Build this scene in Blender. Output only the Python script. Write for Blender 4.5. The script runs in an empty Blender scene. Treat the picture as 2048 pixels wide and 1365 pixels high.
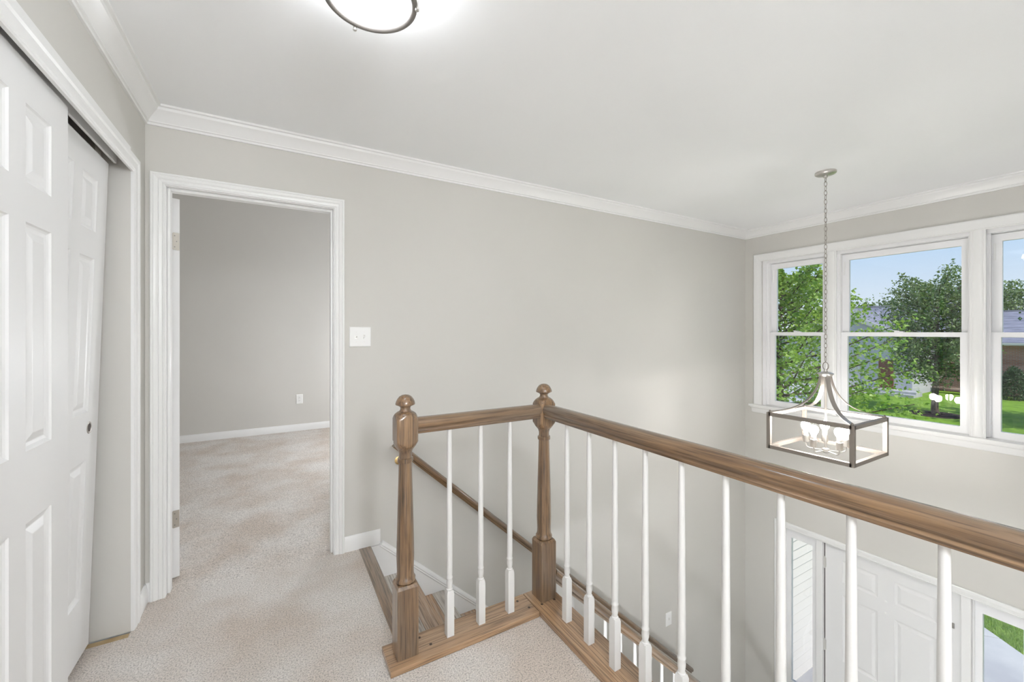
import bpy, bmesh, math, random
from mathutils import Vector as V, Matrix
import numpy as np
random.seed(7); RNG = np.random.default_rng(11)
S = bpy.context.scene; COL = S.collection
R = math.radians

# ------------------------------------------------------------------ camera
cam = bpy.data.cameras.new('camera'); camo = bpy.data.objects.new('camera', cam); COL.objects.link(camo)
camo.location = (0, 0, 1.33); camo.rotation_euler = (R(90), 0, R(-30))
cam.sensor_width = 36; cam.lens = 820/2048*36; cam.shift_y = -18.5/2048; cam.clip_start = .02; cam.clip_end = 600
S.camera = camo
# ------------------------------------------------------------------ world, sun, exposure
W = bpy.data.worlds.new('sky'); S.world = W; W.use_nodes = True
nt = W.node_tree; nt.nodes.clear()
tc = nt.nodes.new('ShaderNodeTexCoord'); sx = nt.nodes.new('ShaderNodeSeparateXYZ'); rp = nt.nodes.new('ShaderNodeValToRGB')
bg = nt.nodes.new('ShaderNodeBackground'); ow = nt.nodes.new('ShaderNodeOutputWorld')
e = rp.color_ramp.elements
e[0].position = 0.0; e[0].color = (.84, .91, .975, 1); e[1].position = 1.0; e[1].color = (.22, .45, .86, 1)
k = e.new(.17); k.color = (.50, .715, .965, 1)
nt.links.new(tc.outputs['Generated'], sx.inputs[0]); nt.links.new(sx.outputs['Z'], rp.inputs[0])
nt.links.new(rp.outputs[0], bg.inputs[0]); bg.inputs[1].default_value = 1.0; nt.links.new(bg.outputs[0], ow.inputs[0])
sun = bpy.data.lights.new('sun', 'SUN'); sun.energy = 4.6; sun.angle = R(.6); sun.color = (1, .96, .88)
suno = bpy.data.objects.new('sun', sun); COL.objects.link(suno)
suno.rotation_euler = V((-.10, -.60, .79)).to_track_quat('Z', 'Y').to_euler(); suno.location = (10, -20, 30)
S.view_settings.view_transform = 'Standard'; S.view_settings.look = 'None'
S.view_settings.exposure = 0.0; S.view_settings.gamma = 1.0; S.view_settings.use_curve_mapping = False
FLUSH_L, FILL_HALL_L, FILL_BED_L, BULB_L, FILL_LOW_L = 17, 93, 90, 165, 560  # hall, bedroom and lower strengths drive added fill lights out of view
S.cycles.max_bounces = 10; S.cycles.diffuse_bounces = 7; S.cycles.glossy_bounces = 3; S.cycles.transmission_bounces = 3

# ------------------------------------------------------------------ materials
def mat(name, col, rough=.5, metal=0., spec=.5, coat=0., emit=None, es=0.):
    m = bpy.data.materials.new(name); m.use_nodes = True
    b = m.node_tree.nodes['Principled BSDF']
    b.inputs['Base Color'].default_value = (*col, 1); b.inputs['Roughness'].default_value = rough
    b.inputs['Metallic'].default_value = metal; b.inputs['Specular IOR Level'].default_value = spec
    b.inputs['Coat Weight'].default_value = coat; b.inputs['Coat Roughness'].default_value = .25
    if emit: b.inputs['Emission Color'].default_value = (*emit, 1); b.inputs['Emission Strength'].default_value = es
    return m
def N(m, t, **kw):
    n = m.node_tree.nodes.new(t)
    for a, v in kw.items(): setattr(n, a, v)
    return n
def L(m, a, b): m.node_tree.links.new(a, b)
def B(m): return m.node_tree.nodes['Principled BSDF']
def coords(m, scale=(1, 1, 1), rot=(0, 0, 0), kind='Object'):
    t = N(m, 'ShaderNodeTexCoord'); mp = N(m, 'ShaderNodeMapping')
    mp.inputs['Scale'].default_value = scale; mp.inputs['Rotation'].default_value = rot
    L(m, t.outputs[kind], mp.inputs[0]); return mp.outputs[0]
def noise(m, vec, scale=5, detail=3, rough=.5, dist=0):
    n = N(m, 'ShaderNodeTexNoise'); n.inputs['Scale'].default_value = scale; n.inputs['Detail'].default_value = detail
    n.inputs['Roughness'].default_value = rough; n.inputs['Distortion'].default_value = dist; L(m, vec, n.inputs['Vector']); return n
def ramp(m, fac, stops):
    r = N(m, 'ShaderNodeValToRGB'); el = r.color_ramp.elements
    while len(el) > 1: el.remove(el[-1])
    el[0].position = stops[0][0]; el[0].color = (*stops[0][1], 1)
    for p, c in stops[1:]: q = el.new(p); q.color = (*c, 1)
    L(m, fac, r.inputs[0]); return r
def mix(m, fac, a, b, mode='MIX'):
    x = N(m, 'ShaderNodeMix', data_type='RGBA', blend_type=mode)
    if isinstance(fac, (int, float)): x.inputs['Factor'].default_value = fac
    else: L(m, fac, x.inputs['Factor'])
    for s, v in (('A', a), ('B', b)):
        i = [q for q in x.inputs if q.name == s and q.type == 'RGBA'][0]
        if isinstance(v, tuple): i.default_value = (*v, 1)
        else: L(m, v, i)
    return [q for q in x.outputs if q.type == 'RGBA'][0]
def bump(m, h, strength, dist=.002):
    b = N(m, 'ShaderNodeBump'); b.inputs['Strength'].default_value = strength; b.inputs['Distance'].default_value = dist
    L(m, h, b.inputs['Height']); L(m, b.outputs[0], B(m).inputs['Normal'])
def paint(name, col, rough=.6, bs=.12, sc=160, vary=.015):
    m = mat(name, col, rough, spec=.35); c = coords(m)
    n2 = noise(m, c, 1.3, 1)
    r = ramp(m, n2.outputs[0], [(.3, tuple(x*(1-vary) for x in col)), (.7, tuple(min(1, x*(1+vary)) for x in col))])
    L(m, r.outputs[0], B(m).inputs['Base Color']); return m
def wood(name, axis, dark, midc, light, rot=(0, 0, 0), rough=.38, fine=1., grey=(.175, .14, .105), ga=.6):
    m = mat(name, midc, rough, spec=.5, coat=1.0); B(m).inputs['Coat Roughness'].default_value = .13
    sc = [42*fine]*3; sc[axis] = 1.5*fine
    c = coords(m, tuple(sc), rot)
    n = noise(m, c, 1.0, 6, .62, .9)
    r = ramp(m, n.outputs[0], [(.28, dark), (.47, midc), (.68, light)])
    sc2 = [7*fine]*3; sc2[axis] = .9*fine
    n2 = noise(m, coords(m, tuple(sc2), rot), 1.0, 3, .5, .4)
    g = ramp(m, n2.outputs[0], [(.42, (0, 0, 0)), (.66, (ga, ga, ga))])
    c1 = mix(m, g.outputs[0], r.outputs[0], grey)
    sc3 = [190*fine]*3; sc3[axis] = 5*fine
    n3 = noise(m, coords(m, tuple(sc3), rot), 1., 3)
    pr = ramp(m, n3.outputs[0], [(.40, (.40, .38, .36)), (.5, (1, 1, 1))])
    L(m, mix(m, .75, c1, pr.outputs[0], 'MULTIPLY'), B(m).inputs['Base Color'])
    bump(m, n3.outputs[0], .25, .0008); return m
M = {}
M['wall'] = paint('greige_wall_paint', (.612, .598, .566))
M['ceil'] = paint('ceiling_paint', (.89, .90, .91), .8)
M['trim'] = mat('white_semigloss_trim', (.815, .815, .81), .32)
M['door'] = paint('white_door_paint', (.78, .78, .78), .38, .05, 90, .005)
M['baluster'] = mat('white_baluster_paint', (.70, .695, .685), .4)
M['sash'] = mat('white_vinyl_sash', (.86, .86, .87), .35)
D_, M_, L_ = (.045, .024, .011), (.168, .094, .043), (.265, .157, .076)
for ax, nm in ((0, 'x'), (1, 'y'), (2, 'z')): M['oak_'+nm] = wood('oak_along_'+nm, ax, D_, M_, L_)
M['shoe_x'] = wood('oak_base_x', 0, (.20, .115, .055), (.345, .205, .108), (.43, .275, .155), grey=(.34, .26, .19), ga=.35)
M['shoe_y'] = wood('oak_base_y', 1, (.20, .115, .055), (.345, .205, .108), (.43, .275, .155), grey=(.36, .27, .20), ga=.35)
M['nose'] = wood('nosing_oak', 1, (.10, .06, .035), (.26, .17, .105), (.36, .25, .17), grey=(.27, .23, .19), ga=.6)
M['pine_a'] = wood('pine_grey_stave', 1, (.26, .20, .15), (.46, .41, .35), (.58, .54, .49), grey=(.52, .51, .49), ga=.6)
M['pine_b'] = wood('pine_brown_stave', 1, (.17, .09, .045), (.36, .23, .14), (.50, .40, .31), grey=(.45, .42, .39), ga=.5)
M['pine_c'] = wood('pine_orange_stave', 1, (.24, .11, .045), (.40, .22, .10), (.44, .34, .25), grey=(.42, .40, .37), ga=.5)
M['dark'] = mat('dark_plug_wood', (.035, .02, .012), .6)
M['nickel'] = mat('brushed_nickel', (.62, .60, .57), .32, 1.)
M['nickel_d'] = mat('satin_nickel_ring', (.42, .39, .36), .38, 1.)
M['ring'] = mat('dark_pewter_ring', (.20, .185, .17), .45, .25)
M['bronze'] = mat('weathered_taupe_metal', (.27, .235, .205), .5, .35)
M['hinge'] = mat('satin_steel_hinge', (.50, .47, .42), .4, .7)
M['hinge_w'] = mat('painted_hinge', (.62, .61, .58), .4, .2)
M['brass'] = mat('brass', (.70, .52, .25), .3, 1.)
M['plastic'] = mat('white_plastic_plate', (.85, .85, .84), .35)
M['socket'] = mat('white_lamp_socket', (.80, .78, .75), .4)
M['black'] = mat('black_gap', (.01, .01, .01), .8)
M['latch'] = mat('steel_latch', (.3, .29, .27), .4, .9)
M['bulb'] = mat('lit_bulb', (1, 1, 1), .3, emit=(1, .97, .93), es=BULB_L)
M['dome'] = mat('lit_frosted_glass', (1, 1, 1), .3, emit=(.945, .98, 1.03), es=FLUSH_L)
M['fill_hall'] = mat('fill_glow_hall', (1, 1, 1), .3, emit=(.945, .98, 1.03), es=FILL_HALL_L)  # this and the next two glow for the added fill lights
M['fill_bed'] = mat('fill_glow_bedroom', (1, 1, 1), .3, emit=(.945, .98, 1.03), es=FILL_BED_L)
M['fill_low'] = mat('fill_glow_lower', (1, 1, 1), .3, emit=(.945, .98, 1.03), es=FILL_LOW_L)
def glass_mat():
    m = bpy.data.materials.new('window_glass'); m.use_nodes = True; t = m.node_tree; t.nodes.clear()
    o = t.nodes.new('ShaderNodeOutputMaterial'); a = t.nodes.new('ShaderNodeBsdfTransparent'); g = t.nodes.new('ShaderNodeBsdfGlossy')
    g.inputs['Roughness'].default_value = 0.0; a.inputs[0].default_value = (.985, .985, .985, 1)
    f = t.nodes.new('ShaderNodeFresnel'); f.inputs[0].default_value = 1.45; x = t.nodes.new('ShaderNodeMixShader')
    t.links.new(f.outputs[0], x.inputs[0]); t.links.new(a.outputs[0], x.inputs[1]); t.links.new(g.outputs[0], x.inputs[2]); t.links.new(x.outputs[0], o.inputs[0])
    return m
M['glass'] = glass_mat()
def carpet(name, a, b):
    m = mat(name, a, .95, spec=.1); c = coords(m)
    n = noise(m, c, 165, 4, .75); n2 = noise(m, c, 2.6, 3); n3 = noise(m, c, 60, 2)
    r = ramp(m, n.outputs[0], [(.34, tuple(x*.46 for x in b)), (.48, a), (.64, tuple(min(1, x*1.30) for x in a))])
    r2 = ramp(m, n2.outputs[0], [(.35, tuple(x/max(a)*.88 for x in b)), (.62, (1, 1, 1))])
    L(m, mix(m, .8, r.outputs[0], r2.outputs[0], 'MULTIPLY'), B(m).inputs['Base Color'])
    ad = N(m, 'ShaderNodeMath', operation='ADD'); L(m, n.outputs[0], ad.inputs[0]); L(m, n3.outputs[0], ad.inputs[1])
    bump(m, ad.outputs[0], 1.0, .006)
    B(m).inputs['Sheen Weight'].default_value = .15; return m
M['carpet'] = carpet('beige_loop_carpet', (.76, .72, .68), (.69, .62, .56))
def plainnoise(name, c0, c1, sc, rough=.8, bs=.3, bd=.01, det=4, stretch=(1, 1, 1)):
    m = mat(name, c0, rough, spec=.2); n = noise(m, coords(m, stretch), sc, det, .6)
    r = ramp(m, n.outputs[0], [(.35, c0), (.65, c1)]); L(m, r.outputs[0], B(m).inputs['Base Color']); bump(m, n.outputs[0], bs, bd); return m
M['ply'] = plainnoise('plywood_subfloor', (.42, .30, .16), (.55, .43, .27), 14, .8, .1, .001)
M['lawn'] = plainnoise('lawn_grass', (.115, .215, .022), (.20, .34, .04), 1.6, .9, .5, .05, 8)
M['blade'] = plainnoise('grass_blade', (.17, .34, .04), (.36, .54, .10), 9, .6, 0, .001)
M['concrete'] = plainnoise('pale_concrete', (.38, .38, .41), (.48, .48, .495), 1.2, .9, .2, .004, 6)
M['asphalt'] = plainnoise('grey_driveway', (.30, .29, .31), (.38, .36, .38), 2, .9, .2, .004, 6)
M['mulch'] = plainnoise('dark_mulch', (.025, .018, .018), (.075, .055, .05), 22, .95, .8, .03)
M['siding'] = mat('white_siding', (.62, .595, .575), .5)
M['siding2'] = mat('pale_grey_siding', (.50, .50, .56), .6)
M['roof'] = plainnoise('grey_shingle_roof', (.15, .155, .20), (.27, .27, .34), 3.2, .9, .3, .02, 5, (1, .35, 3))
M['fence'] = plainnoise('brown_fence_wood', (.20, .13, .10), (.30, .20, .16), 5, .85)
M['browndoor'] = mat('brown_door_paint', (.20, .07, .045), .5)
M['bark'] = plainnoise('tree_bark', (.07, .055, .045), (.17, .13, .11), 9, .95, .8, .03, 5, (1, 1, .3))
M['bounce_tile'] = plainnoise('bounce_foyer_tile', (.60, .59, .57), (.68, .67, .65), 3, .4, .05, .001)  # floor out of view, lightened to bounce light up to the foyer ceiling
def brick():
    m = mat('red_brick', (.3, .12, .09), .85, spec=.2)
    t = N(m, 'ShaderNodeTexCoord'); sp = N(m, 'ShaderNodeSeparateXYZ'); cb = N(m, 'ShaderNodeCombineXYZ')
    L(m, t.outputs['Object'], sp.inputs[0]); L(m, sp.outputs['Y'], cb.inputs['X']); L(m, sp.outputs['Z'], cb.inputs['Y'])
    b = N(m, 'ShaderNodeTexBrick'); b.inputs['Scale'].default_value = 1.0
    b.inputs['Color1'].default_value = (.55, .24, .19, 1); b.inputs['Color2'].default_value = (.43, .17, .14, 1); b.inputs['Mortar'].default_value = (.42, .36, .32, 1)
    b.inputs['Brick Width'].default_value = .24; b.inputs['Row Height'].default_value = .085; b.inputs['Mortar Size'].default_value = .012
    L(m, cb.outputs[0], b.inputs['Vector']); L(m, b.outputs['Color'], B(m).inputs['Base Color']); return m
M['brick'] = brick()
def leafmat(name, c0, c1, tr=.35):
    m = bpy.data.materials.new(name); m.use_nodes = True; t = m.node_tree; t.nodes.clear()
    o = t.nodes.new('ShaderNodeOutputMaterial'); d = t.nodes.new('ShaderNodeBsdfPrincipled'); tl = t.nodes.new('ShaderNodeBsdfTranslucent'); x = t.nodes.new('ShaderNodeMixShader')
    x.inputs[0].default_value = tr; d.inputs['Roughness'].default_value = .45; d.inputs['Specular IOR Level'].default_value = .45
    gi = t.nodes.new('ShaderNodeNewGeometry'); rr = t.nodes.new('ShaderNodeValToRGB'); rr.color_ramp.elements[0].color = (*c0, 1); rr.color_ramp.elements[1].color = (*c1, 1)
    t.links.new(gi.outputs['Random Per Island'], rr.inputs[0]); t.links.new(rr.outputs[0], d.inputs['Base Color'])
    mm = t.nodes.new('ShaderNodeMix'); mm.data_type = 'RGBA'; mm.blend_type = 'MULTIPLY'; mm.inputs['Factor'].default_value = 1
    ci = [q for q in mm.inputs if q.type == 'RGBA']; ci[1].default_value = (1.25, 1.2, .5, 1)
    t.links.new(rr.outputs[0], ci[0]); t.links.new([q for q in mm.outputs if q.type == 'RGBA'][0], tl.inputs[0])
    t.links.new(d.outputs[0], x.inputs[1]); t.links.new(tl.outputs[0], x.inputs[2]); t.links.new(x.outputs[0], o.inputs[0]); return m
M['maple'] = leafmat('maple_leaf', (.13, .28, .035), (.36, .50, .11), .4)
M['oakleaf'] = leafmat('dark_tree_leaf', (.06, .135, .045), (.26, .34, .14), .25)
M['yew'] = leafmat('evergreen_leaf', (.02, .06, .02), (.06, .13, .04), .1)

# ------------------------------------------------------------------ mesh helpers
def box(bm, x0, x1, y0, y1, z0, z1):
    v = [bm.verts.new((x, y, z)) for x in (x0, x1) for y in (y0, y1) for z in (z0, z1)]
    for f in ((0, 1, 3, 2), (4, 6, 7, 5), (0, 4, 5, 1), (2, 3, 7, 6), (0, 2, 6, 4), (1, 5, 7, 3)): bm.faces.new([v[i] for i in f])
    return v
def loft(bm, rings, cap=True, close=True):
    rs = [[bm.verts.new(p) for p in r] for r in rings]; n = len(rs[0])
    for a, b in zip(rs, rs[1:]):
        for i in range(n if close else n-1): bm.faces.new((a[i], a[(i+1) % n], b[(i+1) % n], b[i]))
    if cap: bm.faces.new(rs[0]); bm.faces.new(rs[-1][::-1])
    return rs
def extr(bm, prof, A, Bp, rx, up):
    A, Bp, rx, up = V(A), V(Bp), V(rx), V(up)
    loft(bm, [[A+rx*p+up*q for p, q in prof], [Bp+rx*p+up*q for p, q in prof]])
def lathe(bm, prof, segs=20, c=(0, 0, 0)):
    c = V(c); rings = []
    for r, z in prof: rings.append([c+V((r*math.cos(2*math.pi*i/segs), r*math.sin(2*math.pi*i/segs), z)) for i in range(segs)])
    loft(bm, rings)
def tube(bm, pts, rad, segs=8, cap=True):
    pts = [V(p) for p in pts]; rings = []
    if not isinstance(rad, (list, tuple)): rad = [rad]*len(pts)
    prev = None
    for i, p in enumerate(pts):
        d = (pts[min(i+1, len(pts)-1)]-pts[max(i-1, 0)]).normalized()
        u = prev if prev else (V((0, 0, 1)) if abs(d.z) < .9 else V((1, 0, 0)))
        s = d.cross(u).normalized(); u = s.cross(d).normalized(); prev = u
        rings.append([p+s*(rad[i]*math.cos(2*math.pi*j/segs))+u*(rad[i]*math.sin(2*math.pi*j/segs)) for j in range(segs)])
    loft(bm, rings, cap)
def ring_torus(bm, c, Rr, r, n=48, m=10, sx=1, sy=1, axis='z'):
    c = V(c); vs = []
    for i in range(n):
        a = 2*math.pi*i/n; row = []
        for j in range(m):
            b = 2*math.pi*j/m; q = Rr+r*math.cos(b)
            x, y, z = q*math.cos(a)*sx, q*math.sin(a)*sy, r*math.sin(b)
            row.append(bm.verts.new(c+(V((x, y, z)) if axis == 'z' else V((x, z, y)) if axis == 'y' else V((z, x, y)))))
        vs.append(row)
    for i in range(n):
        for j in range(m): bm.faces.new((vs[i][j], vs[(i+1) % n][j], vs[(i+1) % n][(j+1) % m], vs[i][(j+1) % m]))
def slab(bm, P, us, vs, holes, t):
    """sheet of cells between breaks us, vs; cells whose centre lies in a hole are left out; P(u, v, w) -> point, w from 0 to t"""
    nu, nv = len(us)-1, len(vs)-1
    def solid(i, j):
        if i < 0 or j < 0 or i >= nu or j >= nv: return False
        cu, cv = (us[i]+us[i+1])/2, (vs[j]+vs[j+1])/2
        return not any(a < cu < b and c < cv < d for a, b, c, d in holes)
    cache = {}
    def vert(i, j, w):
        q = (i, j, w)
        if q not in cache: cache[q] = bm.verts.new(P(us[i], vs[j], w))
        return cache[q]
    for i in range(nu):
        for j in range(nv):
            if not solid(i, j): continue
            for w in (0, t): bm.faces.new([vert(i, j, w), vert(i+1, j, w), vert(i+1, j+1, w), vert(i, j+1, w)])
            for (di, dj, a, b) in ((-1, 0, (i, j), (i, j+1)), (1, 0, (i+1, j), (i+1, j+1)), (0, -1, (i, j), (i+1, j)), (0, 1, (i, j+1), (i+1, j+1))):
                if not solid(i+di, j+dj): bm.faces.new([vert(*a, 0), vert(*b, 0), vert(*b, t), vert(*a, t)])
def breaks(lo, hi, holes, k): return sorted(set([lo, hi]+[x for h in holes for x in h[k:k+2] if lo < x < hi]))
def new(): return bmesh.new()
def wl(o):
    p = V(o.location)
    while o.parent: o = o.parent; p = p+V(o.location)
    return p
def mk(name, bm, m, parent=None, loc=(0, 0, 0), smooth=False, ang=38, bevel=0):
    """link a bmesh as one object; its vertices are given relative to loc (world)"""
    bmesh.ops.remove_doubles(bm, verts=bm.verts, dist=1e-6)
    if bevel:
        bmesh.ops.recalc_face_normals(bm, faces=bm.faces)
        ed = [x for x in bm.edges if len(x.link_faces) == 2 and x.calc_face_angle(0) > R(50)]
        bmesh.ops.bevel(bm, geom=ed, offset=bevel, segments=2, affect='EDGES', profile=.6, clamp_overlap=True)
    bmesh.ops.recalc_face_normals(bm, faces=bm.faces)
    if smooth:
        for f in bm.faces: f.smooth = True
        for x in bm.edges:
            if len(x.link_faces) == 2 and x.calc_face_angle(0) > R(ang): x.smooth = False
    me = bpy.data.meshes.new(name); bm.to_mesh(me); bm.free(); me.materials.append(M[m] if isinstance(m, str) else m)
    return obj(name, me, parent, loc)
def obj(name, me, parent=None, loc=(0, 0, 0)):
    o = bpy.data.objects.new(name, me); COL.objects.link(o)
    o.location = V(loc)
    if parent: o.parent = parent; o.location = V(loc)-wl(parent)
    return o
def tag(o, label, cat, group=None, kind=None):
    o['label'] = label; o['category'] = cat
    if group: o['group'] = group
    if kind: o['kind'] = kind
    return o
def thing(name, label, cat, loc=(0, 0, 0), group=None, kind=None):
    o = bpy.data.objects.new(name, None); o.empty_display_size = .05; COL.objects.link(o); o.location = loc
    return tag(o, label, cat, group, kind)
def struct(name, bm, m, label, cat='structure', **kw): return tag(mk(name, bm, m, **kw), label, cat, kind='structure')
def bx(*a):
    bm = new(); box(bm, *a); return bm

# ------------------------------------------------------------------ layout
XC, YW, XW, CE, ZL = -.555, 2.65, 4.52, 2.44, -2.70
WT = .12
# main (back) wall with the bedroom doorway
DX0, DX1, DZ = -.475, .300, 2.062
bm = new(); h = [(DX0-.018, DX1+.018, -.02, DZ+.018)]
slab(bm, lambda u, v, w: V((u, YW+w, v)), breaks(-2.3, 4.67, h, 0), breaks(ZL, CE, h, 2), h, WT)
struct('wall_back', bm, 'wall', 'long greige wall with the bedroom doorway and the stair handrail', 'wall')
# closet (left) wall
CY0, CY1, CZ = 1.20, 2.42, 2.15
bm = new(); h = [(CY0, CY1, -.02, CZ)]
slab(bm, lambda u, v, w: V((XC-w, u, v)), breaks(-3., YW, h, 0), breaks(0, CE, h, 2), h, .10)
struct('wall_left', bm, 'wall', 'greige wall around the sliding closet doors', 'wall')
bm = new(); box(bm, -1.30, -1.25, CY0-.05, CY1+.05, 0, CE); box(bm, -1.25, XC-.10, CY1, CY1+.05, 0, CE); box(bm, -1.25, XC-.10, CY0-.05, CY0, 0, CE); box(bm, -1.25, XC-.10, CY0, CY1, CZ+.02, CZ+.05)
struct('wall_closet', bm, 'wall', 'greige inner walls of the closet behind the sliding doors', 'wall')
struct('floor_closet', bx(-1.25, XC, 2.378, CY1, -.25, -.006), 'ply', 'strip of bare tan plywood floor along the closet side wall', 'floor')
struct('floor_closet_carpet', bx(-1.25, XC, CY0, 2.378, -.25, 0), 'carpet', 'beige carpet inside the closet', 'floor')
# window (front) wall
WIN = (.28, 2.47, .54, 2.09); FD = (.62, 2.285, ZL-.02, -.635)
bm = new(); h = [WIN, FD]
slab(bm, lambda u, v, w: V((XW+w, u, v)), breaks(-1.12, YW, h, 0), breaks(ZL-.25, CE, h, 2), h, .15)
struct('wall_front', bm, 'wall', 'greige wall with the triple window and the front door below', 'wall')
# walls beyond the frame
struct('wall_right', bx(1.22, XW+.15, -1.12, -1.0, ZL, CE), 'wall', 'greige foyer wall across from the stairs', 'wall')
struct('wall_hall_right', bx(1.22, 1.34, -3.0, -1.12, 0, CE), 'wall', 'greige hall wall behind the viewer', 'wall')
struct('wall_rear', bx(XC-.1, 1.34, -3.12, -3.0, 0, CE), 'wall', 'greige end wall of the upstairs hall', 'wall')
struct('wall_foyer_left', bx(-.75, -.65, -1.0, 1.745, ZL, -.28), 'wall', 'greige end wall of the lower hall under the landing', 'wall')
struct('wall_lower_right', bx(-.75, 1.34, -1.12, -1.0, ZL, -.28), 'wall', 'greige side wall of the lower hall under the landing', 'wall')
struct('ceiling_lower', bx(-.75, 1.221, -1.0, 1.745, -.30, -.281), 'ceil', 'off white ceiling of the lower hall under the landing', 'ceiling')
struct('ceiling', bx(-2.42, 4.67, -3.12, YW+WT, CE, CE+.12), 'ceil', 'smooth off white ceiling over hall and foyer', 'ceiling')
BC = 3.35
struct('wall_bedroom_rear', bx(-2.3, 2.3, 6.216, 6.33, 0, BC), 'wall', 'plain greige far wall seen through the bedroom doorway', 'wall')
struct('wall_bedroom_left', bx(-2.42, -2.3, YW+WT, 6.33, 0, BC), 'wall', 'greige bedroom wall behind the open door', 'wall')
struct('wall_bedroom_right', bx(2.3, 2.42, YW+WT, 6.33, 0, BC), 'wall', 'greige bedroom wall right of the doorway', 'wall')
struct('ceiling_bedroom', bx(-2.42, 2.42, YW, 6.33, BC, BC+.1), 'ceil', 'high off white ceiling of the bedroom', 'ceiling')
struct('wall_bedroom_front', bx(-2.42, 2.42, YW+.02, YW+WT, CE+.12, BC), 'wall', 'greige bedroom wall above the doorway', 'wall')
# floors
bm = new()
pts = [(XC, -3.), (1.221, -3.), (1.221, 1.745), (.443, 1.745), (.443, YW), (XC, YW)]
loft(bm, [[V((x, y, -.28)) for x, y in pts], [V((x, y, 0)) for x, y in pts]])
struct('floor', bm, 'carpet', 'beige carpet of the upstairs hall and landing', 'floor')
bm = new(); box(bm, -2.3, 2.3, YW+WT, 6.216, -.1, -.002); box(bm, DX0-.018, DX1+.018, YW, YW+WT, -.1, -.002)
struct('floor_bedroom', bm, 'carpet', 'beige carpet inside the bedroom and on its threshold', 'floor')
struct('floor_foyer', bx(-.75, XW+.1, -1.0, YW, ZL-.2, ZL), 'bounce_tile', 'unseen tile floor of the lower foyer, made pale to bounce light up', 'floor')
struct('trim_9', bx(1.221, 1.233, -1.0, 1.757, -.29, -.012), 'trim', 'white board along the landing edge above the foyer', 'trim')

# ------------------------------------------------------------------ crown, baseboards, casings
CROWN = [(0, 0), (.072, 0), (.072, -.010), (.062, -.013), (.058, -.024), (.046, -.034), (.032, -.048), (.022, -.062), (.018, -.068), (.018, -.074), (.011, -.077), (.010, -.087), (0, -.087)]
BASE = [(0, 0), (.013, 0), (.013, .062), (.010, .070), (.008, .080), (.005, .087), (0, .090)]
def msweep(bm, prof, A, Bp, n, ma=0, mb=0):
    A, Bp, n = V(A), V(Bp), V(n); d = (Bp-A).normalized(); Z = V((0, 0, 1))
    loft(bm, [[A+n*p+Z*q+d*(ma*p) for p, q in prof], [Bp+n*p+Z*q-d*(mb*p) for p, q in prof]])
def trimrun(name, label, cat, prof, A, Bp, n, ma=0, mb=0, m='trim'):
    bm = new(); msweep(bm, prof, A, Bp, n, ma, mb); return struct(name, bm, m, label, cat, smooth=True, ang=30)
trimrun('trim_1', 'white crown moulding along the top of the long greige wall', 'moulding', CROWN, (XC, YW, CE), (XW, YW, CE), (0, -1, 0), 1, 1)
trimrun('trim_2', 'white crown moulding above the triple window', 'moulding', CROWN, (XW, -1., CE), (XW, YW, CE), (-1, 0, 0), 1, 1)
trimrun('trim_3', 'white crown moulding above the sliding closet doors', 'moulding', CROWN, (XC, -3., CE), (XC, YW, CE), (1, 0, 0), 1, 1)
trimrun('trim_4', 'white crown moulding on the foyer side wall', 'moulding', CROWN, (1.34, -1., CE), (XW, -1., CE), (0, 1, 0), 0, 1)
trimrun('baseboard_bedroom', 'white baseboard on the far bedroom wall', 'baseboard', BASE, (-2.3, 6.216, -.002), (2.3, 6.216, -.002), (0, -1, 0))
bm = new(); msweep(bm, BASE, (.360, YW, 0), (.573, YW, 0), (0, -1, 0), 0, 1)
struct('baseboard_back', bm, 'trim', 'short white baseboard between the doorway casing and the stairs', 'baseboard', smooth=True, ang=30)
trimrun('baseboard_corner', 'tiny white baseboard beside the left leg of the doorway casing', 'baseboard', BASE, (XC, YW, 0), (DX0-.060, YW, 0), (0, -1, 0), 1, 0)
trimrun('baseboard_left', 'white baseboard between the closet casing and the corner', 'baseboard', BASE, (XC, CY1+.075, 0), (XC, YW, 0), (1, 0, 0), 0, 1)
CAS = [(0, 0), (0, .009), (.004, .012), (.009, .012), (.012, .009), (.016, .012), (.030, .0135), (.036, .011), (.040, .0145), (.050, .018), (.058, .019), (.062, .016), (.066, .019), (.074, .019), (.078, .016), (.078, 0)]
def casing(parent, P, h0, h1, z0, zt, m='trim', scale=1., legs=True, prof=CAS, nm='casing'):
    """mitred casing round an opening: P(h, t, z) -> point, t out from the wall"""
    pr = [(w*scale, t) for w, t in prof]
    if legs:
        for s, hx in ((-1, h0), (1, h1)):
            bm = new(); loft(bm, [[P(hx+s*w, t, z0) for w, t in pr], [P(hx+s*w, t, zt+w) for w, t in pr]])
            mk(nm+'_leg', bm, m, parent, smooth=True, ang=25)
    bm = new(); loft(bm, [[P(h0-w, t, zt+w) for w, t in pr], [P(h1+w, t, zt+w) for w, t in pr]])
    mk(nm+'_head', bm, m, parent, smooth=True, ang=25)
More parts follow.
